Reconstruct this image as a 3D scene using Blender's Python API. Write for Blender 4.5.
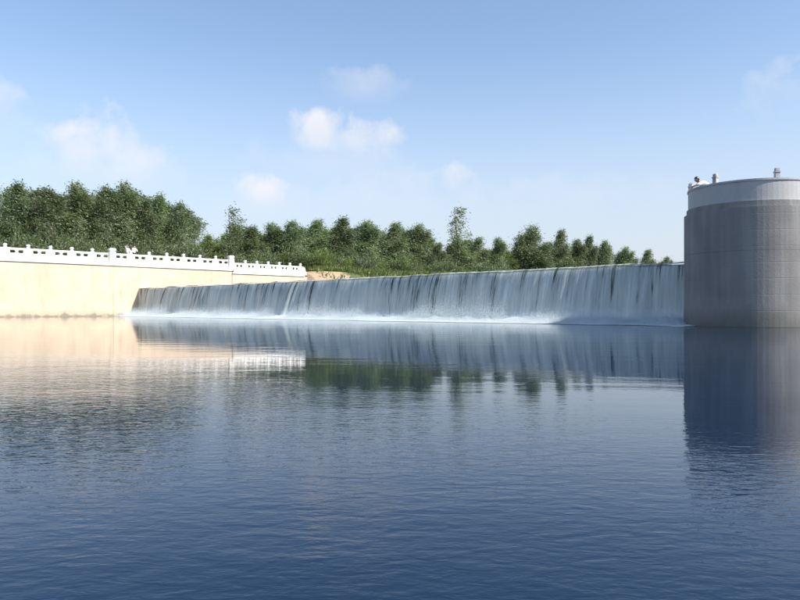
import bpy, bmesh, math, random
import numpy as np
from mathutils import Vector, Matrix, noise as mnoise
R = math.radians
random.seed(7); rng = np.random.default_rng(11)
for o in list(bpy.data.objects): bpy.data.objects.remove(o)
S = bpy.context.scene
COL = S.collection

# ---------------------------------------------------------------- camera
cam_d = bpy.data.cameras.new('camera'); cam = bpy.data.objects.new('camera', cam_d); COL.objects.link(cam)
CAM_H = 0.7
cam.location = (0, 0, CAM_H); cam.rotation_euler = (R(90), 0, 0)
cam_d.sensor_width = 36; cam_d.lens = 31.5; cam_d.shift_y = 9/800
cam_d.clip_start = 0.05; cam_d.clip_end = 20000
S.camera = cam
F = 700.0; HOR = 309.0                                   # focal length and horizon in the photograph's pixels

# ---------------------------------------------------------------- sun and sky
SUN_DIR = Vector((0.9, -0.43, 0)).normalized()
SUN_EL = R(42)
sd = Vector((SUN_DIR.x*math.cos(SUN_EL), SUN_DIR.y*math.cos(SUN_EL), math.sin(SUN_EL)))
sun_d = bpy.data.lights.new('sun', 'SUN'); sun_d.energy = 3.8; sun_d.angle = R(0.5); sun_d.color = (1, 0.95, 0.87)
sun = bpy.data.objects.new('sun', sun_d); COL.objects.link(sun)
sun.rotation_euler = (-sd).to_track_quat('-Z', 'Y').to_euler(); sun.location = sd*300
S.view_settings.view_transform = 'Standard'; S.view_settings.look = 'None'
S.view_settings.exposure = 1.0; S.view_settings.gamma = 1; S.view_settings.use_curve_mapping = False

class NT:                                                # small node-tree writer
    def __init__(s, tree): s.t = tree; s.n = tree.nodes; s.l = tree.links
    def node(s, typ, **kw):
        n = s.n.new(typ)
        for k, v in kw.items(): setattr(n, k, v)
        return n
    def put(s, sock, v):
        if isinstance(v, bpy.types.NodeSocket): s.l.new(v, sock)
        elif v is not None: sock.default_value = v
    def math(s, op, a, b=None, c=None, clamp=False):
        n = s.node('ShaderNodeMath', operation=op, use_clamp=clamp)
        for i, v in enumerate((a, b, c)): s.put(n.inputs[i], v)
        return n.outputs[0]
    def mix(s, f, a, b, blend='MIX'):
        n = s.node('ShaderNodeMix', data_type='RGBA', blend_type=blend)
        s.put(n.inputs[0], f); s.put(n.inputs[6], a); s.put(n.inputs[7], b)
        return n.outputs[2]
    def maprange(s, v, a, b, c=0.0, d=1.0, interp='LINEAR'):
        n = s.node('ShaderNodeMapRange', interpolation_type=interp)
        s.put(n.inputs[0], v)
        for i, q in enumerate((a, b, c, d)): s.put(n.inputs[i+1], q)
        return n.outputs[0]
    def noise(s, vec, scale, detail=3, rough=0.5, dist=0.0, out=0):
        n = s.node('ShaderNodeTexNoise'); s.put(n.inputs['Vector'], vec)
        s.put(n.inputs['Scale'], scale); n.inputs['Detail'].default_value = detail
        n.inputs['Roughness'].default_value = rough; n.inputs['Distortion'].default_value = dist
        return n.outputs[out]
    def mapping(s, vec, scale=(1,1,1), loc=(0,0,0), rot=(0,0,0)):
        n = s.node('ShaderNodeMapping'); s.put(n.inputs[0], vec)
        n.inputs['Scale'].default_value = scale; n.inputs['Location'].default_value = loc; n.inputs['Rotation'].default_value = rot
        return n.outputs[0]

W = bpy.data.worlds.new('World'); S.world = W; W.use_nodes = True
w = NT(W.node_tree); w.n.clear()
sky = w.node('ShaderNodeTexSky', sky_type='NISHITA', sun_disc=False, sun_elevation=SUN_EL,
             sun_rotation=math.atan2(SUN_DIR.x, SUN_DIR.y), air_density=1.0, dust_density=0.6, ozone_density=1.6, altitude=0)
tc = w.node('ShaderNodeTexCoord'); dirv = tc.outputs['Generated']
sx = w.node('ShaderNodeSeparateXYZ'); w.put(sx.inputs[0], dirv)
az = w.math('ARCTAN2', sx.outputs[0], sx.outputs[1]); el = w.math('ARCSINE', sx.outputs[2])
n1 = w.math('SUBTRACT', w.noise(dirv, 22, 6, 0.55, .4), 0.5); n2 = w.math('SUBTRACT', w.noise(dirv, 8, 5, 0.6, .5), 0.5)
cover = None
for (px, py, rx, ry, st, soft) in [(362, 88, 52, 18, .42, 1.6), (318, 134, 40, 30, .62, .7), (356, 142, 44, 24, .62, .7), (330, 165, 80, 26, .30, 1.4), (260, 194, 26, 18, .60, .7),
        (262, 206, 50, 18, .30, 1.4), (92, 152, 52, 34, .62, .8), (128, 168, 50, 26, .5, .9), (452, 184, 26, 24, .50, .9), (415, 200, 110, 28, .34, 1.4), (600, 196, 80, 22, .22, 1.5),
        (-60, 110, 90, 30, .4, 1.2), (900, 80, 110, 34, .4, 1.2), (40, -120, 120, 40, .35, 1.3), (620, -160, 140, 36, .35, 1.3)]:
    caz = math.atan2(px-400, F); cel = math.atan2(HOR-py, math.hypot(F, px-400))
    dx = w.math('DIVIDE', w.math('SUBTRACT', az, caz), rx*1.12/F); dy = w.math('DIVIDE', w.math('SUBTRACT', el, cel), ry*1.12/F)
    dd = w.math('SQRT', w.math('ADD', w.math('MULTIPLY', dx, dx), w.math('MULTIPLY', dy, dy)))
    edge = w.math('ADD', w.math('SUBTRACT', 0.95, dd), w.math('ADD', w.math('MULTIPLY', n1, 1.9), w.math('MULTIPLY', n2, 1.5)))
    width = w.maprange(dy, -1.0, 0.7, 1.6*soft+.4, soft*.75)                 # crisp lit tops, soft undersides
    m = w.math('MULTIPLY', w.math('MULTIPLY', w.math('DIVIDE', edge, width, clamp=True), st), w.maprange(dy, -1.6, 0.6, 0.1, 1.0))
    cover = m if cover is None else w.math('MAXIMUM', cover, m)
hz = w.maprange(el, -0.02, 0.38, 0.92, 0.03, 'SMOOTHSTEP')                        # summer haze low in the sky
base = w.mix(hz, sky.outputs[0], (3.2, 3.42, 3.9, 1))
tint = w.mix(w.math('MULTIPLY', cover, 1.5, clamp=True), base, (4.5, 4.45, 4.6, 1))
bg = w.node('ShaderNodeBackground'); w.put(bg.inputs[0], tint); bg.inputs[1].default_value = 0.105
wo = w.node('ShaderNodeOutputWorld'); w.l.new(bg.outputs[0], wo.inputs[0])

# ---------------------------------------------------------------- frame of the place
# P0: where the weir meets the left wall.  u: upstream.  v: along the weir towards the right bank.
P0 = Vector((-26, 70, 0)); k = math.sqrt(.5)
U = Vector((k, k, 0)); V = Vector((k, -k, 0))
def pt(t, q, z=0.0): return P0 + U*t + V*q + Vector((0, 0, z))
TQ = Matrix(((k, k, 0, P0.x), (k, -k, 0, P0.y), (0, 0, 1, 0), (0, 0, 0, 1)))   # (t,q,z) -> world (mirrors; normals are recalculated)
WEIR_END = 55.06; PIER_T, PIER_Q, PIER_R = -.26, 57.66, 2.6

# ---------------------------------------------------------------- materials
MATS = {}
def mat(name, fn):
    if name not in MATS:
        m = bpy.data.materials.new(name); m.use_nodes = True
        t = NT(m.node_tree); t.n.clear(); out = t.node('ShaderNodeOutputMaterial'); fn(t, out); MATS[name] = m
    return MATS[name]
def principled(t, out, color, rough=.7, **kw):
    p = t.node('ShaderNodeBsdfPrincipled'); t.put(p.inputs['Base Color'], color); t.put(p.inputs['Roughness'], rough)
    for a, b in kw.items(): t.put(p.inputs[a.replace('_', ' ')], b)
    t.l.new(p.outputs[0], out.inputs[0]); return p
def bump(t, h, strength=.3, dist=.02):
    b = t.node('ShaderNodeBump'); b.inputs['Strength'].default_value = strength; b.inputs['Distance'].default_value = dist
    t.put(b.inputs['Height'], h); return b.outputs[0]
def geo_pos(t): return t.node('ShaderNodeNewGeometry').outputs['Position']

def m_stone(base, var, stain=.35, rough=.75, tide=False):
    def f(t, out):
        p = geo_pos(t)
        a = t.noise(p, .7, 5, .6); b = t.noise(t.mapping(p, (1.6, 1.6, .25)), 1.0, 5, .65); c = t.noise(p, 18, 4, .6)
        col = t.mix(t.maprange(a, .3, .7), (*[x*(1-var) for x in base], 1), (*[min(.9, x*(1+var*.5)) for x in base], 1))
        col = t.mix(t.math('MULTIPLY', t.maprange(b, .52, .75), stain), col, (base[0]*.55, base[1]*.55, base[2]*.52, 1))
        col = t.mix(.18, col, t.mix(c, (.12, .11, .1, 1), (.85, .83, .8, 1)), 'OVERLAY')
        if tide:                                              # silt and algae left by the river at its usual level
            sp = t.node('ShaderNodeSeparateXYZ'); t.put(sp.inputs[0], p)
            lvl = t.math('ADD', sp.outputs[2], t.math('MULTIPLY', t.math('SUBTRACT', b, .5), 1.1))
            col = t.mix(t.maprange(lvl, .75, .15, 0, .5), col, (.30, .27, .22, 1)); col = t.mix(t.maprange(lvl, .22, .05, 0, .6), col, (.12, .12, .09, 1))
        principled(t, out, col, rough, Normal=bump(t, c, .25, .02))
    return f
CREAM = mat('cream_render', m_stone((.64, .51, .37), .14, .5, tide=True))
WHITE = mat('white_stone', m_stone((.82, .80, .77), .05, .12))
def f_pier(t, out):
    p = geo_pos(t)
    a = t.noise(p, .6, 5, .6); c = t.noise(p, 14, 5, .6); st = t.noise(t.mapping(p, (3.0, 3.0, .15)), 1.0, 5, .6)
    col = t.mix(t.maprange(a, .3, .7), (.19, .185, .182, 1), (.27, .262, .255, 1))
    col = t.mix(t.math('MULTIPLY', t.maprange(st, .5, .72), .4), col, (.14, .14, .138, 1))
    col = t.mix(t.math('MULTIPLY', t.maprange(st, .47, .3), .35), col, (.36, .36, .34, 1))
    sp = t.node('ShaderNodeSeparateXYZ'); t.put(sp.inputs[0], p)
    lvl = t.math('ADD', sp.outputs[2], t.math('MULTIPLY', t.math('SUBTRACT', st, .5), 1.4))
    col = t.mix(t.maprange(lvl, .8, .2, 0, .55), col, (.085, .09, .07, 1))          # algae at the waterline
    ring = t.maprange(t.math('ABSOLUTE', t.math('SUBTRACT', t.math('FRACT', t.math('DIVIDE', sp.outputs[2], .62)), .5)), .475, .49)
    principled(t, out, col, .8, Normal=bump(t, t.math('SUBTRACT', c, t.math('MULTIPLY', ring, .8)), .35, .02))
PIERM = mat('grey_concrete', f_pier)
PALE = mat('pale_grey_paint', m_stone((.46, .46, .46), .08, .3))
WET = mat('wet_concrete', lambda t, o: principled(t, o, t.mix(t.noise(geo_pos(t), 1.5, 5, .6), (.03, .036, .037, 1), (.085, .095, .09, 1)), .45))
PAVE = mat('paving', m_stone((.42, .38, .33), .12, .2))
def f_ground(t, out):
    p = geo_pos(t); sp = t.node('ShaderNodeSeparateXYZ'); t.put(sp.inputs[0], p)
    a = t.noise(p, .12, 5, .6); b = t.noise(p, 2.2, 5, .65)
    grass = t.mix(b, (.045, .075, .02, 1), (.11, .14, .05, 1)); soil = t.mix(b, (.30, .21, .13, 1), (.44, .33, .22, 1))
    # bare sandy embankment close to the end of the wall
    dist = t.node('ShaderNodeVectorMath', operation='DISTANCE'); t.put(dist.inputs[0], p); c = pt(22.5, .5, 5); dist.inputs[1].default_value = c
    near = t.math('ADD', t.maprange(dist.outputs['Value'], 2.0, 6.0, 1, 0), t.math('MULTIPLY', t.math('SUBTRACT', b, .5), 1.0))
    bare = t.math('MAXIMUM', t.maprange(near, .35, .55), t.maprange(a, .66, .72))
    principled(t, out, t.mix(bare, grass, soil), .95, Normal=bump(t, b, .6, .15))
GROUND = mat('ground', f_ground)

def f_pool(t, out):
    p = geo_pos(t)
    fine = t.noise(t.mapping(p, (1.0, 1.9, 1), rot=(0, 0, R(8))), 10.5, 3, .55, .3); small = t.noise(t.mapping(p, (1.0, 2.0, 1), rot=(0, 0, R(-5))), 4.0, 2, .5, .3)
    mid = t.noise(t.mapping(p, (.55, 1.3, 1), rot=(0, 0, R(-14))), 1.1, 3, .5, .4)
    slow = t.noise(t.mapping(p, (.35, .8, 1), rot=(0, 0, R(20))), .33, 2, .5)
    patch = t.maprange(t.noise(t.mapping(p, (.05, .12, 1)), 1.0, 3, .5), .35, .65, .35, 1.0)
    tt = t.node('ShaderNodeVectorMath', operation='DOT_PRODUCT'); t.put(tt.inputs[0], p); tt.inputs[1].default_value = U
    tloc = t.math('ADD', t.math('SUBTRACT', tt.outputs['Value'], U.dot(P0)), t.math('MULTIPLY', t.math('SUBTRACT', patch, .7), 5))
    lee = t.maprange(tloc, -30.2, -26.0, 1.0, 0.0, 'SMOOTHSTEP')                 # calmer water in the lee of the weir and the wall
    chop = t.math('MULTIPLY', t.math('ADD', t.math('MULTIPLY', fine, .0085), t.math('MULTIPLY', small, .006)), t.math('MULTIPLY', patch, t.math('ADD', t.maprange(lee, 0, 1, .10, 1.0), t.maprange(tloc, -20, -3, 0, .35))))    # restless again close to the fall
    swell = t.math('MULTIPLY', t.math('ADD', t.math('MULTIPLY', mid, .008), t.math('MULTIPLY', slow, .016)), t.maprange(lee, 0, 1, .75, 1.0))
    h = t.math('ADD', chop, swell)
    b = t.node('ShaderNodeBump'); b.inputs['Strength'].default_value = 1.0; b.inputs['Distance'].default_value = POOL_BUMP; t.put(b.inputs['Height'], h)
    principled(t, out, (.0010, .012, .034, 1), .012, IOR=1.345, Normal=b.outputs[0])
POOL_BUMP = 0.62
POOL = mat('pool_water', f_pool)
def f_res(t, out):
    p = geo_pos(t); h = t.noise(t.mapping(p, (1, 2, 1)), 2.5, 4, .55)
    principled(t, out, (.01, .03, .06, 1), .06, IOR=1.333, Normal=bump(t, h, .5, .08))
RES = mat('reservoir_water', f_res)
def f_fall(t, out):
    uv = t.node('ShaderNodeUVMap', uv_map='flow').outputs[0]                  # x: metres along the crest, y: metres along the flow
    sp = t.node('ShaderNodeSeparateXYZ'); t.put(sp.inputs[0], uv); y = sp.outputs[1]
    big = t.noise(t.mapping(uv, (.55, .07, 1)), 1, 3, .55); mid = t.noise(t.mapping(uv, (2.4, .16, 1), (3, 7, 0)), 1, 4, .6)
    fin = t.noise(t.mapping(uv, (11, .5, 1), (13, 2, 0)), 1, 4, .65); rip = t.noise(t.mapping(uv, (5, 2.2, 1)), 1, 4, .6)
    s = t.math('ADD', t.math('MULTIPLY', big, .30), t.math('ADD', t.math('MULTIPLY', mid, .66), t.math('MULTIPLY', fin, .44)))   # about .7
    aer = t.maprange(y, 1.1, 4.3, 0, 1)                                       # air drawn into the sheet as it falls
    body = t.mix(t.maprange(s, .55, .92), (.21, .25, .24, 1), (.70, .75, .71, 1))
    body = t.mix(t.math('MULTIPLY', aer, .45), body, (.70, .75, .72, 1))
    froth = t.maprange(t.math('ADD', y, t.math('MULTIPLY', t.math('SUBTRACT', rip, .5), .9)), 3.15, 4.25, 0, 1, 'SMOOTHSTEP')
    body = t.mix(t.math('MULTIPLY', froth, .9), body, (.86, .89, .88, 1))
    body = t.mix(t.maprange(y, 1.08, 1.2, .6, 0), body, (.62, .66, .64, 1))  # sunlight on the crest lip, painted as a paler band in the water colour
    gap_at = t.maprange(y, 1.0, 4.3, .63, .51)
    op = t.maprange(t.math('SUBTRACT', s, gap_at), -.035, .05, .08, .96)
    brink = t.maprange(t.math('ABSOLUTE', t.math('SUBTRACT', y, t.math('ADD', 1.23, t.math('MULTIPLY', rip, .12)))), .03, .10, .35, 1.0)
    op = t.math('MAXIMUM', op, t.math('MULTIPLY', froth, .93)); op = t.math('MULTIPLY', op, t.math('MAXIMUM', brink, 0))
    op = t.math('MAXIMUM', op, t.maprange(y, 1.02, 1.14, .95, 0))
    pr = principled(t, out, body, .28, IOR=1.333, Alpha=op, Normal=bump(t, t.math('ADD', s, t.math('MULTIPLY', rip, .2)), .7, .08))
    t.put(pr.inputs['Subsurface Weight'], 0.0)
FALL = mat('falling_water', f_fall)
def f_foam(t, out):
    p = geo_pos(t); uv = t.node('ShaderNodeUVMap', uv_map='flow').outputs[0]
    sp = t.node('ShaderNodeSeparateXYZ'); t.put(sp.inputs[0], uv)
    a = t.noise(t.mapping(uv, (.35, .8, 1)), 1, 5, .65); b = t.noise(p, 5, 5, .65)
    k1 = t.math('ADD', sp.outputs[1], t.math('ADD', t.math('MULTIPLY', t.math('SUBTRACT', a, .5), 1.3), t.math('MULTIPLY', t.math('SUBTRACT', b, .5), .55)))
    op = t.maprange(k1, .55, 1.0, .95, 0.0, 'SMOOTHSTEP')
    principled(t, out, t.mix(b, (.45, .53, .55, 1), (.74, .78, .79, 1)), .6, Alpha=op, Normal=bump(t, b, .6, .1))
FOAM = mat('foam', f_foam)
def f_spray(t, out):
    d = t.node('ShaderNodeBsdfDiffuse'); d.inputs[0].default_value = (.74, .79, .81, 1); tr = t.node('ShaderNodeBsdfTranslucent'); tr.inputs[0].default_value = (.74, .79, .81, 1)
    mx = t.node('ShaderNodeMixShader'); mx.inputs[0].default_value = .5; t.l.new(d.outputs[0], mx.inputs[1]); t.l.new(tr.outputs[0], mx.inputs[2]); t.l.new(mx.outputs[0], out.inputs[0])
SPRAY = mat('spray', f_spray)
def m_leaf(c1, c2, silver):
    def f(t, out):
        at = t.node('ShaderNodeAttribute', attribute_name='tone').outputs['Fac']
        oi = t.node('ShaderNodeObjectInfo').outputs['Random']
        col = t.mix(at, (*c1, 1), (*c2, 1)); col = t.mix(t.math('GREATER_THAN', at, 1-silver), col, (.40, .45, .31, 1))
        hs = t.node('ShaderNodeHueSaturation'); t.put(hs.inputs['Color'], col)
        t.put(hs.inputs['Value'], t.maprange(oi, 0, 1, .8, 1.2)); t.put(hs.inputs['Hue'], t.maprange(oi, 0, 1, .485, .512))
        d = t.node('ShaderNodeBsdfPrincipled'); t.put(d.inputs['Base Color'], hs.outputs[0]); d.inputs['Roughness'].default_value = .55
        tr = t.node('ShaderNodeBsdfTranslucent'); t.put(tr.inputs[0], hs.outputs[0])
        mx = t.node('ShaderNodeMixShader'); mx.inputs[0].default_value = .5
        t.l.new(d.outputs[0], mx.inputs[1]); t.l.new(tr.outputs[0], mx.inputs[2]); t.l.new(mx.outputs[0], out.inputs[0])
    return f
LEAF = {'dark': mat('leaf_dark', m_leaf((.078, .12, .045), (.18, .235, .10), .18)),
        'mid': mat('leaf_mid', m_leaf((.10, .15, .05), (.225, .28, .115), .22)),
        'bright': mat('leaf_bright', m_leaf((.125, .19, .05), (.25, .33, .10), .06))}
BARK = mat('bark', lambda t, o: principled(t, o, t.mix(t.noise(t.mapping(geo_pos(t), (6, 6, 1)), 2, 4, .6), (.07, .058, .045, 1), (.17, .15, .12, 1)), .9))
def plain(name, c, rough=.7): return mat(name, lambda t, o: principled(t, o, t.mix(t.noise(geo_pos(t), 9, 4, .6), (*[x*.85 for x in c], 1), (*[min(x*1.1, .9) for x in c], 1)), rough))

# ---------------------------------------------------------------- object helpers
def tag(o, label=None, cat=None, group=None, kind=None):
    for a, b in (('label', label), ('category', cat), ('group', group), ('kind', kind)):
        if b: o[a] = b
    return o
def link(name, me, parent=None):
    o = bpy.data.objects.new(name, me); COL.objects.link(o)
    if parent: o.parent = parent
    return o
def empty(name, loc, rz=0):
    o = link(name, None); o.location = loc; o.rotation_euler = (0, 0, rz); o.empty_display_size = .2; return o
def mesh(name, bm, m, parent=None, smooth=False):
    bmesh.ops.recalc_face_normals(bm, faces=bm.faces)
    me = bpy.data.meshes.new(name); bm.to_mesh(me); bm.free(); me.materials.append(m)
    if smooth: me.polygons.foreach_set('use_smooth', [True]*len(me.polygons))
    return link(name, me, parent)
def box(bm, a, b, bev=0.0):
    r = bmesh.ops.create_cube(bm, size=1.0); vs = r['verts']
    for v in vs: v.co = Vector([(a[i]+b[i])/2+v.co[i]*(b[i]-a[i]) for i in range(3)])
    if bev: bmesh.ops.bevel(bm, geom=list({e for v in vs for e in v.link_edges}), offset=bev, segments=2, affect='EDGES')
def tube(bm, pts, rads, n=6):
    rings = []
    for i, p in enumerate(pts):
        p = Vector(p); d = (Vector(pts[min(i+1, len(pts)-1)])-Vector(pts[max(i-1, 0)])).normalized()
        x = d.orthogonal().normalized(); y = d.cross(x)
        rings.append([bm.verts.new(p+(x*math.cos(2*math.pi*j/n)+y*math.sin(2*math.pi*j/n))*rads[i]) for j in range(n)])
    for a, b in zip(rings, rings[1:]):
        for j in range(n): bm.faces.new((a[j], a[(j+1) % n], b[(j+1) % n], b[j]))
    bm.faces.new(rings[0]); bm.faces.new(rings[-1])
def tqbox(name, t0, t1, q0, q1, z0, z1, m, parent=None, bev=0.0):       # box in the place's (t,q,z) frame
    bm = bmesh.new(); box(bm, (t0, q0, z0), (t1, q1, z1), bev); bm.transform(TQ); return mesh(name, bm, m, parent)
def grid_mesh(name, P, m, uv=None, smooth=True):
    ny, nx = P.shape[:2]
    idx = np.arange(nx*ny).reshape(ny, nx)
    f = np.stack([idx[:-1, :-1], idx[:-1, 1:], idx[1:, 1:], idx[1:, :-1]], -1).reshape(-1, 4)
    me = bpy.data.meshes.new(name); me.from_pydata(P.reshape(-1, 3).tolist(), [], f.tolist()); me.materials.append(m)
    if uv is not None:
        L = me.uv_layers.new(name='flow'); L.data.foreach_set('uv', uv.reshape(-1, 2)[f.reshape(-1)].astype(np.float32).reshape(-1))
    if smooth: me.polygons.foreach_set('use_smooth', [True]*len(me.polygons))
    return link(name, me)
def tq_to_world(T, Q, Z): return np.stack([P0.x+k*T+k*Q, P0.y+k*T-k*Q, Z], -1)
def sm(a, b, x):
    x = np.clip((x-a)/(b-a), 0, 1); return x*x*(3-2*x)

# ---------------------------------------------------------------- ground, water
def ground_z(t, q):
    t = np.asarray(t, float); q = np.asarray(q, float)
    top = 4.92 + .55*sm(19.0, 24.0, t)*sm(-20, -2, q) + .12*np.sin(t*.31+q*.17)*sm(24, 40, t)
    wall_zone = (t < 21.0)
    left_wall = np.where(q < -.5, top, -2.2)
    left_bank = top*(1-sm(-1.0, 7.5, q)) + -0.6*sm(-1.0, 7.5, q)
    z = np.where(wall_zone, left_wall, left_bank)
    z = np.where((t >= 1.5) & (q > 60), 4.4, z)
    z = np.where((t < 1.5) & (q > 96), np.minimum(4.4, -2.2+(q-96)*.5), z)
    return z
ts = np.unique(np.concatenate([[-4000, -1500, -600, -250], np.arange(-120, -30, 6), np.arange(-30, 20, 2.0), [1.4, 1.6, 20.95, 21.05], np.arange(21.5, 60, .8), np.arange(60, 200, 5), [260, 400, 800, 2000, 5000]]))
qs = np.unique(np.concatenate([[-4000, -1500, -600, -250, -120], np.arange(-80, -20, 5), np.arange(-20, -1, 1.2), [-.55, -.45], np.arange(0, 9, .6), np.arange(9, 59, 8), [59.9, 60.1, 70, 95.9, 98, 104, 110, 150, 400, 1000, 4000]]))
T, Q = np.meshgrid(ts, qs)
tag(grid_mesh('ground', tq_to_world(T, Q, ground_z(T, Q)), GROUND), kind='structure')
tag(tqbox('promenade', -60, 20.2, -5.2, -.82, 4.7, 5.40, PAVE), kind='structure')
def sheet(name, t0, t1, q0, q1, z, m):
    P = tq_to_world(np.array([[t0, t1], [t0, t1]], float), np.array([[q0, q0], [q1, q1]], float), np.full((2, 2), z)); return grid_mesh(name, P, m, smooth=False)
tag(sheet('pool_water', -3000, 1.0, -.3, 130, 0.0, POOL), kind='structure')
tag(sheet('reservoir_water', 1.2, 3000, -.4, 60.05, 2.78, RES), kind='structure')

# ---------------------------------------------------------------- weir and its falling water
weir = tag(empty('weir', pt(0, 27, 0)), 'long straight concrete weir under the falling sheet of water', 'weir')
def under(o, root):
    o.parent = root; o.matrix_parent_inverse = root.matrix_world.inverted() if False else Matrix.Translation(-root.location) if root.rotation_euler.z == 0 else (Matrix.Translation(root.location) @ root.rotation_euler.to_matrix().to_4x4()).inverted(); return o
under(tqbox('weir_wall', 0, 4, -.2, WEIR_END+.3, -2, 2.50, WET), weir)
under(tqbox('crest_beam', -.12, 1.6, -.2, WEIR_END+.3, 2.505, 2.68, WET, bev=.03), weir)
def fbm1(x, seed, octs=4, scale=1.0):
    out = np.zeros_like(x); a = 1.0
    for o in range(octs):
        r = np.random.default_rng(seed*31+o).normal(size=4096); xx = x*scale*2**o + 513; i = np.floor(xx).astype(int); f = xx-i; f = f*f*(3-2*f)
        out += a*(r[i % 4096]*(1-f)+r[(i+1) % 4096]*f); a *= .55
    return out
NQ, NV = 1500, 34
qv = np.linspace(.02, WEIR_END-.02, NQ); vv = np.linspace(0, 1, NV)
prof = []                                                   # (t, z) down the flow: over the crest, then a falling parabola
for a in vv:
    if a < .25: prof.append((1.1-a/.25*1.12, 2.83-.03*(a/.25)**2))
    else:
        b = (a-.25)/.75; prof.append((-.02-.80*b**.62, 2.80-2.86*b**1.25))
prof = np.array(prof); dl = np.concatenate([[0], np.cumsum(np.hypot(*np.diff(prof, axis=0).T))])
Qg, Ag = np.meshgrid(qv, vv); fall = np.clip((Ag-.25)/.75, 0, 1)
thick = .55*fbm1(qv, 1, 3, .5)+.45*fbm1(qv, 2, 4, 1.7)
endf = np.clip(qv/2.5, 0, 1)**.7; throw = np.tile(.12*fbm1(qv, 3, 3, .35)-.68*(1-endf), (NV, 1))
Tg = prof[:, 0][:, None] - fall*(throw+.075*thick[None, :]) - .03*np.sin(fall*9+Qg*1.7)*fall
Zg = prof[:, 1][:, None] + (1-fall)*.022*fbm1(qv, 5, 3, .6)[None, :]
UVg = np.stack([Qg + .10*fall*fbm1(qv, 6, 2, .4)[None, :], np.tile(dl[:, None], (1, NQ))], -1)
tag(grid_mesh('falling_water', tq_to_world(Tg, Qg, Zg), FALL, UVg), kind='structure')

def vnoise(X, Y, s, octv=4):
    return np.array([mnoise.fractal(Vector((x*s, y*s, 3.3)), 1.0, 2.0, octv) for x, y in zip(X.ravel(), Y.ravel())]).reshape(X.shape)
# foam boiling at the foot of the fall
q2 = np.linspace(-.05, WEIR_END+1.2, 620); a2 = np.linspace(0, 1, 22)
Qf, Af = np.meshgrid(q2, a2); Tf = -.55-Af*3.4
edge_fade = np.clip(1-Af/.62, 0, 1)**1.3
Zf = .012 + edge_fade*(.10+.30*np.exp(-((Af-.17)/.16)**2)*np.clip(.6+.9*vnoise(Qf, Tf, .7), .05, 2)) + edge_fade*.16*np.abs(vnoise(Qf, Tf, 2.6))
tag(grid_mesh('foam', tq_to_world(Tf, Qf, np.maximum(Zf, .012)), FOAM, np.stack([Qf, Af], -1)), kind='stuff')
# spray flung up at the foot of the fall: tens of thousands of droplets and flecks of froth
ND = 230000
dq = rng.uniform(.05, WEIR_END+.6, ND); lump = fbm1(dq, 8, 4, .45); dz = np.abs(rng.normal(size=ND))*np.clip(.34+.20*lump, .08, .9)
dt = -.95-np.abs(rng.normal(size=ND))*.75*np.exp(-dz*.6)+rng.normal(size=ND)*.12+dz*.12
C0 = tq_to_world(dt, dq, dz+.02); sz = rng.uniform(.006, .014, ND)*np.exp(-dz*.5)
tet = np.array([[1, 1, 1], [1, -1, -1], [-1, 1, -1], [-1, -1, 1]], float)*.75
vv_ = (C0[:, None, :]+tet[None]*sz[:, None, None]*rng.uniform(.6, 1.3, (ND, 4, 1))).reshape(-1, 3)
ff = (np.arange(ND)[:, None, None]*4+np.array([[0, 1, 2], [0, 3, 1], [0, 2, 3], [1, 3, 2]])[None]).reshape(-1, 3)
me = bpy.data.meshes.new('spray'); me.from_pydata(vv_.tolist(), [], ff.tolist()); me.materials.append(SPRAY)
tag(link('spray', me), kind='stuff')

# ---------------------------------------------------------------- left wall and balustrades
wall = tag(empty('retaining_wall', pt(0, -.4, 0)), 'tall cream river wall under the white balustrade, left of the weir', 'wall')
B0, B1, B2, B3 = -46.0, -2.7, 10.5, 20.4
DROP = .30
secs = [(B0, B1, 0.0, .10), (B1, B2, 0.0, 0.0), (B2, B3, DROP, 0.0)]
for (a, b, dr, proud) in secs:
    under(tqbox('wall_panel', a+.028, b-.028, -.8, proud, -2, 4.90-dr, CREAM, bev=.02), wall)
    under(tqbox('coping', a+.006, b-.006, -.84, proud+.12, 4.903-dr, 5.08-dr, WHITE, bev=.02), wall)
under(tqbox('end_return', B3+.0, B3+.5, -6.5, -.02, -1, 4.58, CREAM, bev=.02), wall)
under(tqbox('footing', B0, -.35, .1, .32, -1.5, .10, CREAM, bev=.02), wall)

def post_mesh(size, h, finial):
    bm = bmesh.new(); s = size/2
    box(bm, (-s, -s, 0), (s, s, h), .015)
    box(bm, (-s*.72, -s*.72, h), (s*.72, s*.72, h+.05), .01)
    box(bm, (-s*1.08, -s*1.08, h+.05), (s*1.08, s*1.08, h+.05+finial), .05)
    me = bpy.data.meshes.new('post'); bmesh.ops.recalc_face_normals(bm, faces=bm.faces); bm.to_mesh(me); bm.free(); me.materials.append(WHITE); return me
POST = post_mesh(.28, 1.16, .20); BIGPOST = post_mesh(.60, 1.22, .26)
RZ = R(45)                                               # local x runs along the wall
def bay_meshes(length):
    L = length; out = {}
    bm = bmesh.new(); box(bm, (-L/2, -.10, .86), (L/2, .10, 1.06), .04); out['handrail'] = bm
    bm = bmesh.new(); box(bm, (-L/2, -.075, .0), (L/2, .075, .60), .01); box(bm, (-L/2+.14, -.09, .12), (L/2-.14, .09, .50), .02); out['panel'] = bm
    bm = bmesh.new()
    for z0, z1, wv in ((.60, .66, .17), (.66, .80, .10), (.80, .862, .17)): box(bm, (-wv, -.06, z0), (wv, .06, z1), .01)
    out['baluster'] = bm
    bm = bmesh.new(); box(bm, (-.16, -.06, .60), (.16, .06, .862), .015); out['end_block'] = bm
    res = {}
    for n, b in out.items():
        bmesh.ops.recalc_face_normals(b, faces=b.faces); me = bpy.data.meshes.new(n); b.to_mesh(me); b.free(); me.materials.append(WHITE); res[n] = me
    return res
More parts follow.
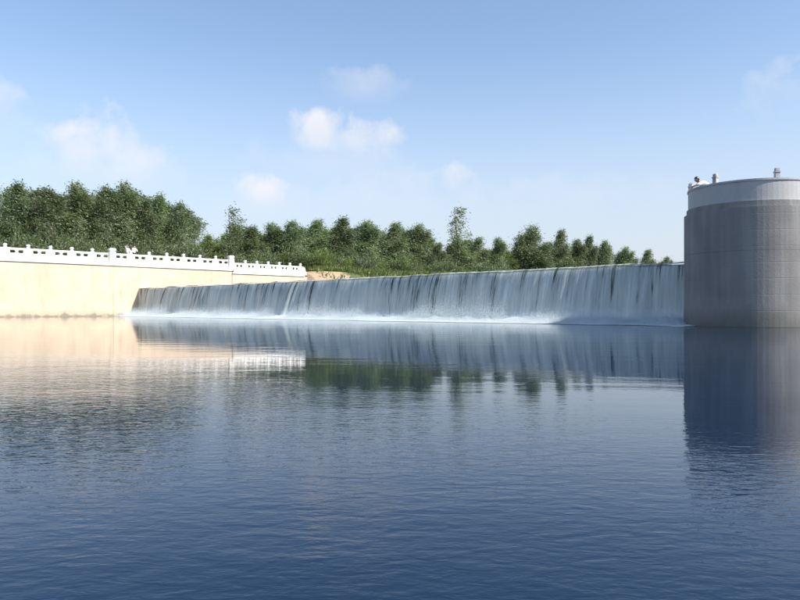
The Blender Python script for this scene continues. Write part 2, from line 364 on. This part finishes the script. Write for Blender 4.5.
def balustrade(a, b, nb, z, label, big_start, big_end, q=-.30):
    root = tag(empty('stone_balustrade', pt((a+b)/2, q, z), RZ), label, 'balustrade', 'white stone balustrades along the left wall')
    mid = (a+b)/2; step = (b-a)/nb
    bays = bay_meshes(step-.24)
    for i in range(nb+1):
        if (i == 0 and not big_start) or (i == nb and big_end is None): continue
        bigp = (i == 0 and big_start) or (i == nb and big_end)
        link('post', BIGPOST if bigp else POST, root).location = (a+i*step-mid, 0, .003)
    for i in range(nb):
        x = a+(i+.5)*step-mid
        for n in ('handrail', 'panel', 'baluster'): link(n, bays[n], root).location = (x, 0, .003)
        for sgn in (-1, 1): link('end_block', bays['end_block'], root).location = (x+sgn*((step-.24)/2-.12), 0, .003)
    return root
balustrade(B1-23*1.886, B1, 23, 5.08, 'white stone balustrade left of the first thick post', False, None)
balustrade(B1, B2, 7, 5.08, 'white stone balustrade between the two thick posts, two people behind it', True, True)
b3 = balustrade(B2+.3, B3-.35, 6, 5.08-DROP, 'lower white stone balustrade stepping down to the sandy bank', False, False)
bm = bmesh.new()                                          # drum-shaped scroll stone closing the railing
for (cx, cz, r) in ((.14, .62, .40), (.42, .28, .27)):
    bmesh.ops.create_cone(bm, cap_ends=True, segments=24, radius1=r, radius2=r, depth=.22 if r > .3 else .26, matrix=Matrix.Translation((cx, 0, cz)) @ Matrix.Rotation(R(90), 4, 'X'))
box(bm, (-.1, -.12, 0), (.75, .12, .16), .02)
e = mesh('scroll_stone', bm, WHITE, b3); e.location = ((B3-.35-B2-.3)/2+.16, 0, .003)

# ---------------------------------------------------------------- right pier
pier = tag(empty('abutment_pier', pt(PIER_T, PIER_Q, 0)), 'round-nosed grey concrete pier closing the right end of the weir', 'pier')
def outline(r, L=9.0, n=40):                               # nose points downstream (-t)
    p = [(-r*math.sin(math.pi*i/n), -r*math.cos(math.pi*i/n)) for i in range(n+1)]
    return [(L, -r)] + p + [(L, r)]
def prism(name, r, z0, z1, m, inner=None, bev=0.0, L=9.0, smooth=False):
    bm = bmesh.new(); o = outline(r, L)
    if inner is None:
        lo = [bm.verts.new((t, q, z0)) for t, q in o]; hi = [bm.verts.new((t, q, z1)) for t, q in o]
        n = len(o); bm.faces.new(lo); top = bm.faces.new(hi)
        for i in range(n): bm.faces.new((lo[i], lo[(i+1) % n], hi[(i+1) % n], hi[i]))
        if bev: bmesh.ops.bevel(bm, geom=list(top.edges), offset=bev, segments=2, affect='EDGES')
    else:
        oi = outline(inner, L); n = len(o)
        A = [[bm.verts.new((t, q, z)) for t, q in ring] for ring, z in ((o, z0), (o, z1), (oi, z1), (oi, z0))]
        for j in range(4):
            for i in range(n-1): bm.faces.new((A[j][i], A[j][i+1], A[(j+1) % 4][i+1], A[(j+1) % 4][i]))
        bm.faces.new([A[j][0] for j in range(4)]); bm.faces.new([A[j][-1] for j in range(4)])
    bm.transform(Matrix(((k, k, 0, 0), (k, -k, 0, 0), (0, 0, 1, 0), (0, 0, 0, 1))))
    return mesh(name, bm, m, pier)
prism('lower_shaft', PIER_R, -2, 2.95, PIERM, bev=.02)
prism('upper_shaft', PIER_R, 2.956, 4.62, PIERM, bev=.05)
prism('cap', PIER_R-.10, 4.62, 4.86, PIERM, bev=.04)
prism('parapet', PIER_R-.16, 4.863, 5.62, PALE, inner=PIER_R-.36)
prism('parapet_coping', PIER_R-.13, 5.622, 5.70, PALE, inner=PIER_R-.39)
rr = PIER_R-.26
for ang in (20, 75, 130, 178):
    bm = bmesh.new(); box(bm, (-.085, -.085, 0), (.085, .085, .20), .01); box(bm, (-.105, -.105, .20), (.105, .105, .26), .01); box(bm, (-.08, -.08, .26), (.08, .08, .38), .02)
    a = R(ang); o = mesh('post', bm, PALE, pier)
    o.location = U*(-rr*math.sin(a))+V*(-rr*math.cos(a))+Vector((0, 0, 5.702)); o.rotation_euler = (0, 0, RZ+a)
ww = tqbox('wing_wall', .8, 2.2, PIER_Q+PIER_R-.05, 100, -2, 4.5, PIERM, bev=.03); under(ww, pier)

# ---------------------------------------------------------------- people
SKIN = plain('skin', (.50, .31, .22), .5); HAIR = plain('black_hair', (.012, .010, .010), .35); CLOTH = plain('white_cotton', (.80, .79, .78), .9)
TROUSER = plain('light_trousers', (.55, .55, .57), .9); DARKT = plain('dark_trousers', (.05, .055, .08), .9); SHOE = plain('dark_shoe', (.03, .028, .028), .5); LIP = plain('lip', (.42, .16, .14), .5); EYE = plain('eye', (.03, .025, .02), .2)
def skin_mesh(name, verts, edges, rad, m, parent, root=0, sub=2):
    me = bpy.data.meshes.new(name); me.from_pydata([tuple(v) for v in verts], edges, []); me.materials.append(m)
    o = link(name, me, parent); md = o.modifiers.new('skin', 'SKIN'); md.use_smooth_shade = True
    for i, sv in enumerate(me.skin_vertices[0].data):
        r = rad[i]; sv.radius = (r, r) if not isinstance(r, tuple) else r; sv.use_root = (i == root)
    s = o.modifiers.new('sub', 'SUBSURF'); s.levels = s.render_levels = sub
    return o
def person(loc, rz, label, J, trousers, hair_long, scale=1.0, group=None):
    """J: joints in metres, x right, -y forward (the way the chest faces), z up."""
    root = tag(empty('person', loc, rz), label, 'person', group); root.scale = (scale,)*3
    names, vs, rad, ed = {}, [], [], []
    def jv(n, r, par=None, off=None):
        p = Vector(J[n]) if off is None else Vector(off); names[n] = len(vs); vs.append(p); rad.append(r)
        if par: ed.append((names[par], names[n]))
    jv('pelvis', (.15, .11)); jv('waist', (.125, .09), 'pelvis'); jv('chest', (.15, .105), 'waist'); jv('neck', .05, 'chest'); jv('head', .05, 'neck')
    for s in 'LR':
        jv('shoulder'+s, .062, 'chest'); jv('elbow'+s, .040, 'shoulder'+s); jv('wrist'+s, .027, 'elbow'+s)
        h = (Vector(J['wrist'+s])-Vector(J['elbow'+s])).normalized()
        jv('palm'+s, (.038, .018), 'wrist'+s, Vector(J['wrist'+s])+h*.07)
        side = h.cross(Vector((0, 0, 1)));  side = side.normalized() if side.length > .1 else Vector((1, 0, 0)); up = side.cross(h).normalized()
        for i, (o_, ln) in enumerate(((-.030, .062), (-.010, .078), (.010, .072), (.030, .055))):
            b = Vector(J['wrist'+s])+h*.085+side*o_
            jv(f'k{s}{i}', .0095, 'palm'+s, b); jv(f'm{s}{i}', .009, f'k{s}{i}', b+h*ln*.5-up*.008); jv(f'f{s}{i}', .0075, f'm{s}{i}', b+h*ln*.9-up*.03)
        th = Vector(J['wrist'+s])+h*.03-side*.03
        jv('t1'+s, .011, 'wrist'+s, th); jv('t2'+s, .009, 't1'+s, th+h*.045-side*.022)
        jv('hip'+s, .085, 'pelvis'); jv('knee'+s, .058, 'hip'+s); jv('ankle'+s, .040, 'knee'+s)
        jv('toe'+s, .035, 'ankle'+s, Vector(J['ankle'+s])+Vector((0, -.14, -.045)))
    skin_mesh('body', vs, ed, rad, SKIN, root)
    hd = Vector(J['head']); fw = Vector(J.get('face', (0, -1, 0))).normalized()
    bm = bmesh.new(); bmesh.ops.create_uvsphere(bm, u_segments=24, v_segments=16, radius=1)
    for v in bm.verts:
        x, y, z = v.co; tz = 1-.22*max(0, -z)**1.5
        v.co = Vector((x*.078*tz, y*.096*tz, z*.118))
        if y < -.55 and abs(x) < .18 and -.25 < z < .12: v.co.y -= .018*(1-abs(x)/.18)       # nose
        if y < -.6 and -.55 < z < -.4: v.co.y -= .006
    head = mesh('head', bm, SKIN, root, True); head.location = hd+Vector((0, 0, .07))
    head.rotation_euler = Vector((fw.x, fw.y, fw.z)).to_track_quat('-Y', 'Z').to_euler()
    def bit(n, c, sc, m):
        b = bmesh.new(); bmesh.ops.create_uvsphere(b, u_segments=10, v_segments=6, radius=1)
        for v in b.verts: v.co = Vector([c[i]+v.co[i]*sc[i] for i in range(3)])
        o = mesh(n, b, m, head, True)
    for s in (-1, 1):
        bit('eye', (s*.03, -.083, .012), (.012, .008, .007), EYE); bit('ear', (s*.077, .005, -.005), (.010, .018, .030), SKIN)
    bit('mouth', (0, -.083, -.052), (.022, .008, .006), LIP)
    b = bmesh.new(); bmesh.ops.create_uvsphere(b, u_segments=28, v_segments=20, radius=1)
    for v in b.verts:
        x, y, z = v.co; front = max(0, -y)
        sc = 1.13 if (z > .30 or y > -.05*(1 if hair_long else 1)) and not (front > .45 and z < .42) else .90
        low = -.9 if hair_long else -.35
        v.co = Vector((x*.080*sc, y*.098*sc+.006, z*.120*sc))
        if z < low: v.co *= .9
        if hair_long and y > .15 and z < .1: v.co += Vector((0, .012, -.16*(.1-z)))
    mesh('hair', b, HAIR, head, True)
    # shirt: the torso and sleeves again, a little larger
    vs2 = [J['pelvis'], J['waist'], J['chest'], Vector(J['chest']).lerp(Vector(J['neck']), .55)]; r2 = [(.172, .13), (.155, .12), (.172, .128), (.085, .075)]; e2 = [(0, 1), (1, 2), (2, 3)]
    for s in 'LR':
        i = len(vs2); e2 += [(2, i), (i, i+1), (i+1, i+2)]
        vs2 += [J['shoulder'+s], J['elbow'+s], Vector(J['elbow'+s]).lerp(Vector(J['wrist'+s]), .55)]; r2 += [.082, .062, .052]
    skin_mesh('shirt', vs2, e2, r2, CLOTH, root)
    vs3 = [J['pelvis']]; r3 = [(.165, .125)]; e3 = []
    for s in 'LR':
        i = len(vs3); e3 += [(0, i), (i, i+1), (i+1, i+2)]
        vs3 += [J['hip'+s], J['knee'+s], Vector(J['knee'+s]).lerp(Vector(J['ankle'+s]), .9)]; r3 += [.105, .078, .066]
    skin_mesh('trousers', vs3, e3, r3, trousers, root)
    for s in 'LR':
        b = bmesh.new(); a = Vector(J['ankle'+s]); box(b, (a.x-.048, a.y-.20, 0), (a.x+.048, a.y+.075, .085), .03); mesh('shoe', b, SHOE, root)
    return root
STAND = dict(pelvis=(0, 0, .93), waist=(0, 0, 1.08), chest=(0, .0, 1.30), neck=(0, .01, 1.46), head=(0, -.01, 1.54),
    shoulderL=(.17, 0, 1.39), shoulderR=(-.17, 0, 1.39), elbowL=(.23, .03, 1.12), elbowR=(-.23, .03, 1.12), wristL=(.22, -.10, .90), wristR=(-.22, -.10, .90),
    hipL=(.09, 0, .88), hipR=(-.09, 0, .88), kneeL=(.10, -.02, .48), kneeR=(-.10, -.02, .48), ankleL=(.10, .02, .08), ankleR=(-.10, .02, .08))
def wall_t(px, q):                                        # t on a line parallel to the wall that shows at column px
    s = (px-400)/F; bx, by = P0.x+k*q, P0.y-k*q; return (s*by-bx)/(k*(1-s))
t1 = wall_t(127.5, -1.0); t2 = wall_t(134.0, -1.0)
face_v = math.atan2(V.y, V.x)+math.pi/2                    # rotation that turns -y onto +V (towards the river)
J1 = dict(STAND, elbowR=(-.36, -.10, 1.50), wristR=(-.22, -.16, 1.70), face=(.5, -.8, 0), elbowL=(.26, -.12, 1.16), wristL=(.14, -.30, 1.10))
person(pt(t1, -1.0, 5.402), face_v+.35, 'person in white with a raised hand, left of the pair behind the balustrade', J1, TROUSER, True, .97, 'people behind the left balustrade')
J2 = dict(STAND, elbowR=(-.27, -.16, 1.16), wristR=(-.10, -.32, 1.12), elbowL=(.28, -.14, 1.16), wristL=(.12, -.33, 1.10), face=(.6, -.7, -.1))
person(pt(t2, -1.0, 5.402), face_v+.15, 'person in a white top, right of the pair behind the balustrade', J2, DARKT, False, 1.0, 'people behind the left balustrade')
# leaning over the pier's parapet: bent at the hips, forearms folded on the coping
LEAN = dict(pelvis=(0, .42, .80), waist=(0, .30, .92), chest=(0, .10, 1.02), neck=(0, -.10, 1.10), head=(0, -.19, 1.10), face=(0, -1, -.25),
    shoulderL=(.18, .0, 1.04), shoulderR=(-.18, .0, 1.04), elbowL=(.24, -.28, .92), elbowR=(-.24, -.28, .92), wristL=(.02, -.40, .86), wristR=(-.04, -.42, .83),
    hipL=(.10, .42, .76), hipR=(-.10, .42, .76), kneeL=(.11, .30, .42), kneeR=(-.11, .30, .42), ankleL=(.11, .46, .08), ankleR=(-.11, .46, .08))
dxy = Vector((699.5-400, F)).normalized(); C = Vector((pt(PIER_T, PIER_Q).x, pt(PIER_T, PIER_Q).y))
bq = dxy.dot(C); disc = bq*bq-(C.length_squared-(PIER_R-.26)**2); hit = dxy*(bq-math.sqrt(disc)); nrm = (hit-C).normalized()
rzp = math.atan2(nrm.y, nrm.x)+math.pi/2
person(Vector((hit.x, hit.y, 4.863))-Vector((nrm.x, nrm.y, 0))*.06, rzp, 'black-haired person in white leaning on the parapet of the grey pier', LEAN, DARKT, False, .97)

# ---------------------------------------------------------------- trees
WIND = Vector((.86, .30, -.10)).normalized(); STREAM = Vector((.72, .2, -.62)).normalized()   # leaves stream downwind and droop
def leaf_mesh(name, pts, dirs, sizes, tones, m):
    n = len(pts); P = np.array(pts); D = np.array(dirs); D /= np.linalg.norm(D, axis=1)[:, None]
    r = rng.normal(size=(n, 3)); A = np.cross(D, r); A /= np.linalg.norm(A, axis=1)[:, None]
    s = np.array(sizes)[:, None]; bend = rng.normal(size=(n, 3))*.12*s
    v = np.stack([P, P+D*s*.45+A*s*.17, P+D*s+bend, P+D*s*.45-A*s*.17], 1).reshape(-1, 3)
    me = bpy.data.meshes.new(name); me.from_pydata(v.tolist(), [], np.arange(4*n).reshape(-1, 4).tolist()); me.materials.append(m)
    at = me.attributes.new('tone', 'FLOAT', 'FACE'); at.data.foreach_set('value', np.array(tones, np.float32)); return me
def make_tree(seed, kind, H=8.0, wide=1.9, low=.08, nb=46, per=150, wind=.8, leaf=.27, gap=0.0):
    """trunk and crown for one tree; limbs sweep up, then stream downwind"""
    rg = np.random.default_rng(seed); bm = bmesh.new()
    # several leaders of unequal height share the crown, so its outline is uneven
    lead = [(0.0, 0.0, 1.0, 0.0)]
    for i in range(4):
        a_ = i*1.7+rg.uniform(0, 1.2); lead.append((math.cos(a_)*wide*.5, math.sin(a_)*wide*.5, rg.uniform(.55, .93), rg.uniform(.10, .3)))
    def axis(l, f):                                        # a point up leader l
        x, y, hh, f0 = l; g = max(0, f-f0)/(1-f0) if f0 else f
        return Vector((x*min(1, g*1.5)-.45*wind*g*g, y*min(1, g*1.5), H*hh*f if f0 == 0 else H*(f0*.6+(hh-f0*.6)*g)))
    for j, l in enumerate(lead):
        fs = np.linspace(0 if j == 0 else l[3], .95, 8); tp = [axis(l, f) for f in fs]
        if j == 0: tp[0].z = -.3
        else: tp[0] = axis(lead[0], l[3]*.6)
        r0 = .15 if j == 0 else .075
        tube(bm, tp, [max(.012, r0*(1-f)**.9*H/8) for f in fs], 7 if j == 0 else 5)
    pts, dirs, sizes, tones = [], [], [], []
    for b in range(nb):
        l = lead[0] if b % 8 < 3 else lead[1+(b*5//3) % 4]
        f = max(l[3]+.05, low)+(1.0-max(l[3]+.05, low))*((b*.618) % 1)**.9
        az_ = b*2.4+rg.uniform(-.5, .5); start = axis(l, min(f, .95))
        shape = max(.34, math.sin(math.pi*min(1, (f*.84+.16))**.85)**.7)*rg.choice([.7, 1, 1, 1.3])
        L = (wide*.62*shape*rg.uniform(.7, 1.2)+.3)*(1+.42*min(1, wind)*math.cos(az_-.33)*(1-.4*f)); rise = rg.uniform(.3, 1.0)+1.4*f*f
        d = Vector((math.cos(az_), math.sin(az_), rise)).normalized(); p = start.copy(); path = [p.copy()]
        tone_b = rg.uniform(-.22, .22)
        for s_ in range(6):
            d = (d+WIND*wind*.16*(s_+1)*.5+Vector((0, 0, -.03))).normalized(); p = p+d*L/6; path.append(p.copy())
        tube(bm, path[:5], [max(.008, .03*(1-i/5)) for i in range(5)], 4)
        m_ = int(per*(.45+.55*L/(wide*.62))*(1-gap*rg.uniform(0, 1)))
        for _ in range(m_):
            u_ = rg.uniform(.1, 1.08)**.75; i = min(5, int(u_*6)); a = path[i].lerp(path[min(i+1, 6)], min(1, u_*6-i))
            spread = .12+.36*(1-abs(u_-.5))*min(1, L/1.3); q_ = a+Vector(rg.normal(size=3)*spread)
            dd = Vector(rg.normal(size=3)*.50)+d*.4+STREAM*(.35+wind*.7)
            pts.append(tuple(q_)); dirs.append(tuple(dd)); sizes.append(leaf*rg.uniform(.55, 1.25)); tones.append(min(1, max(0, rg.uniform(.15, 1.0)*.9+tone_b)))
    tm = bpy.data.meshes.new('trunk'); bmesh.ops.recalc_face_normals(bm, faces=bm.faces); bm.to_mesh(tm); bm.free(); tm.materials.append(BARK)
    tm.polygons.foreach_set('use_smooth', [True]*len(tm.polygons))
    return tm, leaf_mesh('crown', pts, dirs, sizes, tones, LEAF[kind])
H0 = 8.0
KINDS = {
  'dense1': make_tree(1, 'dark', wide=2.3, nb=90, per=200), 'dense2': make_tree(2, 'dark', wide=2.0, nb=90, per=200, wind=.45),
  'dense3': make_tree(3, 'mid', wide=2.2, nb=86, per=200, wind=.6), 'dense4': make_tree(4, 'mid', wide=2.0, nb=86, per=200),
  'blown1': make_tree(5, 'mid', wide=1.9, nb=50, per=100, wind=1.0, gap=.7, leaf=.28), 'blown2': make_tree(6, 'mid', wide=1.8, nb=48, per=100, wind=1.15, gap=.75, leaf=.28),
  'broad': make_tree(7, 'dark', wide=3.0, nb=100, per=230, wind=.7), 'bright': make_tree(8, 'bright', wide=2.4, nb=86, per=190, wind=.35)}
def place_tree(px, ytop, off, kind, label, group=None, wscale=1.0, name='poplar_tree', cat='tree', rot=None):
    q = -off; t = wall_t(px, q); p = pt(t, q); D = p.y; gz = float(ground_z(t, q)); h = CAM_H+(HOR-ytop)/F*D-gz
    root = tag(empty(name, (p.x, p.y, gz)), label, cat, group)
    s = h/H0*1.0
    root.scale = (s**.75*wscale*1.32, s**.75*wscale*1.32, s); root.rotation_euler = (0, 0, random.uniform(-.35, .35) if rot is None else rot)
    tm, cm = KINDS[kind]; link('trunk', tm, root); link('crown', cm, root)
    return root
G = 'trees along the left bank'
front = [
 (14, 186, 9, 'dense2', 'dark tall poplar behind the balustrade at the far left edge', 0.80),
 (44, 192, 8, 'dense1', 'second dark poplar from the left edge behind the balustrade', 0.80),
 (74, 187, 10, 'dense4', 'third poplar from the left edge, behind the balustrade', 0.80),
 (103, 191, 9, 'dense1', 'tall poplar with twin pale tips left of the two people', 0.76),
 (123, 187, 10, 'dense4', 'tallest silvery-tipped poplar directly above the two people', 0.72),
 (143, 203, 9, 'dense2', 'dark poplar just right of the two people', 0.76),
 (157, 199, 11, 'dense3', 'poplar with feathery top in the middle of the left grove', 0.72),
 (178, 206, 9, 'dense1', 'rightmost dark poplar of the tall left grove, sloping to the gap', 0.68),
 (205, 238, 30, 'bright', 'low light green tree filling the gap in the grove', 1.0),
 (232, 210, 13, 'blown1', 'sparse wind-blown tree leaning over the gap, left of the long tree belt', .85),
 (250, 229, 12, 'dense3', 'bushy green tree right of the sparse wind-blown tree', 1.0),
 (270, 226, 14, 'dense4', 'green tree behind the middle of the lower balustrade', 1.0),
 (290, 224, 11, 'dense1', 'dark rounded tree behind the end of the lower balustrade', 1.0),
 (316, 223, 13, 'dense3', 'pointed tree above the end of the white balustrade', 1.0),
 (340, 220, 11, 'dense2', 'dark pointed tree above the sandy bank', 1.0),
 (366, 224, 13, 'dense4', 'green tree above the bright weeds on the bank', 1.0),
 (394, 226, 11, 'dense3', 'feathery tree left of the paler pointed tree at the belt\'s end', 1.0),
 (418, 227, 13, 'dense4', 'paler pointed tree near the right end of the dense belt', .95),
 (437, 246, 10, 'dense2', 'short dark tree left of the tall wind-blown poplar', .9),
 (459, 211, 9, 'blown2', 'tall wind-blown poplar standing above the middle of the weir', .9),
 (478, 240, 12, 'dense3', 'short bushy tree right of the tall wind-blown poplar', 1.0),
 (497, 240, 10, 'dense4', 'short pointed tree left of the broad dark tree', .85),
 (531, 230, 10, 'broad', 'broad dark wind-swept tree right of the weir\'s middle', 1.0),
 (560, 233, 10, 'dense3', 'pointed tree just right of the broad dark tree', .8),
 (576, 242, 11, 'dense4', 'small green tree between two pointed trees, right of the broad tree', .9),
 (588, 238, 10, 'dense2', 'dark pointed tree above the right part of the weir', .75),
 (604, 243, 10, 'dense1', 'small dark tree, fourth from the right pier', .7),
 (625, 249, 9, 'dense4', 'small rounded tree, third from the right pier', .9),
 (647, 252, 9, 'dense3', 'small rounded tree, second from the right pier', .9),
 (666, 259, 9, 'bright', 'smallest and farthest tree, nearest to the right pier', .9),
]
for (px, yt, off, kd, lb, ws) in front: place_tree(px, yt, off, kd, lb, G, ws)
sky_x = [0, 60, 100, 125, 160, 185, 196, 214, 232, 250, 300, 340, 400, 425, 438, 458, 475, 505, 530, 550, 600, 640, 680]
sky_y = [188, 190, 192, 190, 203, 212, 238, 240, 226, 230, 226, 222, 228, 230, 248, 236, 242, 250, 236, 240, 246, 254, 262]
zones = [(0, 100, 8, 'dark tree in the second row behind the far left poplars'), (100, 190, 9, 'dark tree in the second row behind the tall left grove'),
         (190, 250, 5, 'pale green tree deep in the gap of the grove'), (250, 440, 20, 'tree in the second row of the long dense belt'), (440, 520, 7, 'low tree behind the tall wind-blown poplar'), (520, 660, 9, 'low tree behind the spaced trees on the right')]
for (x0, x1, n, lb) in zones:
    for i in range(n):
        px = x0+(i+random.uniform(.2, .8))*(x1-x0)/n; yt = float(np.interp(px, sky_x, sky_y))+random.uniform(2, 9)
        place_tree(px, min(yt, 262), random.uniform(16, 27), 'bright' if x0 == 190 else random.choice(['dense1', 'dense2', 'dense3', 'dense4', 'bright'] if x0 > 190 else ['dense1', 'dense2']), lb, lb, 1.1)
# understorey: bushes
def make_bush(seed, kind, n=2600):
    rg = np.random.default_rng(seed); pts, dirs, sizes, tones = [], [], [], []; bm = bmesh.new()
    for b in range(14):
        a = b*2.4; L = rg.uniform(.7, 1.1); tip = Vector((math.cos(a)*L*.8, math.sin(a)*L*.8, rg.uniform(.5, 1.15))); base_ = Vector((0, 0, -.1))
        tube(bm, [base_, base_.lerp(tip, .5)+Vector((0, 0, .15)), tip], [.03, .02, .006], 4)
        for _ in range(n//14):
            c = base_.lerp(tip, rg.uniform(.25, 1.05))+Vector(rg.normal(size=3)*.18); c.z = max(c.z, .02)
            pts.append(tuple(c)); dirs.append(tuple(Vector(rg.normal(size=3)*.6)+tip.normalized()+WIND*.3)); sizes.append(rg.uniform(.09, .2)); tones.append(rg.uniform(.1, .95))
    tm = bpy.data.meshes.new('stems'); bm.to_mesh(tm); bm.free(); tm.materials.append(BARK)
    return tm, leaf_mesh('foliage', pts, dirs, sizes, tones, LEAF[kind])
BUSH = [make_bush(21, 'bright'), make_bush(22, 'mid'), make_bush(23, 'dark')]
def place_bush(px, off, h, w_, v, label, group=None):
    q = -off; t = wall_t(px, q); p = pt(t, q); gz = float(ground_z(t, q))
    r = tag(empty('bush', (p.x, p.y, gz)), label, 'bush', group); r.scale = (w_, w_, h); r.rotation_euler = (0, 0, random.uniform(0, 6))
    link('stems', BUSH[v][0], r); link('foliage', BUSH[v][1], r)
place_bush(317, 4.5, 2.1, 1.9, 0, 'light green round bush right behind the end of the white balustrade')
place_bush(334, 6.0, 1.5, 1.6, 1, 'small green bush on the bank right of the light green round bush')
for i in range(24):
    px = 0+i*8.6; place_bush(px, random.uniform(6.2, 7.5), random.uniform(1.6, 2.6), random.uniform(1.3, 1.9), random.choice([1, 2, 2]), 'dark green shrub at the foot of the trees behind the left balustrade', 'shrubs under the left grove')
for i in range(34):
    px = 236+i*8.2; place_bush(px, random.uniform(5.5, 9), random.uniform(1.4, 2.6), random.uniform(1.3, 1.9), random.choice([0, 1, 1, 2]), 'green shrub at the foot of the long tree belt', 'shrubs under the tree belt')
# weeds on the bank (nobody could count them)
pts, dirs, sizes, tones = [], [], [], []
for _ in range(30000):
    t = random.uniform(22, 75); q = random.uniform(-7, 2.5)
    if mnoise.noise(Vector((t*.25, q*.4, 1)))+.25 < random.uniform(0, .45) or (t < 25 and q > -4 and random.random() < .8): continue
    z = float(ground_z(t, q)); p = pt(t, q, z); pts.append(tuple(p+Vector((0, 0, random.uniform(0, .35))))); dirs.append((random.gauss(.25, .4), random.gauss(0, .4), 1.0)); sizes.append(random.uniform(.25, .65)); tones.append(random.uniform(.2, .95))
tag(link('bank_weeds', leaf_mesh('bank_weeds', pts, dirs, sizes, tones, LEAF['bright'])), 'bright green weeds covering the bank beyond the sandy slope', 'weeds', kind='stuff')
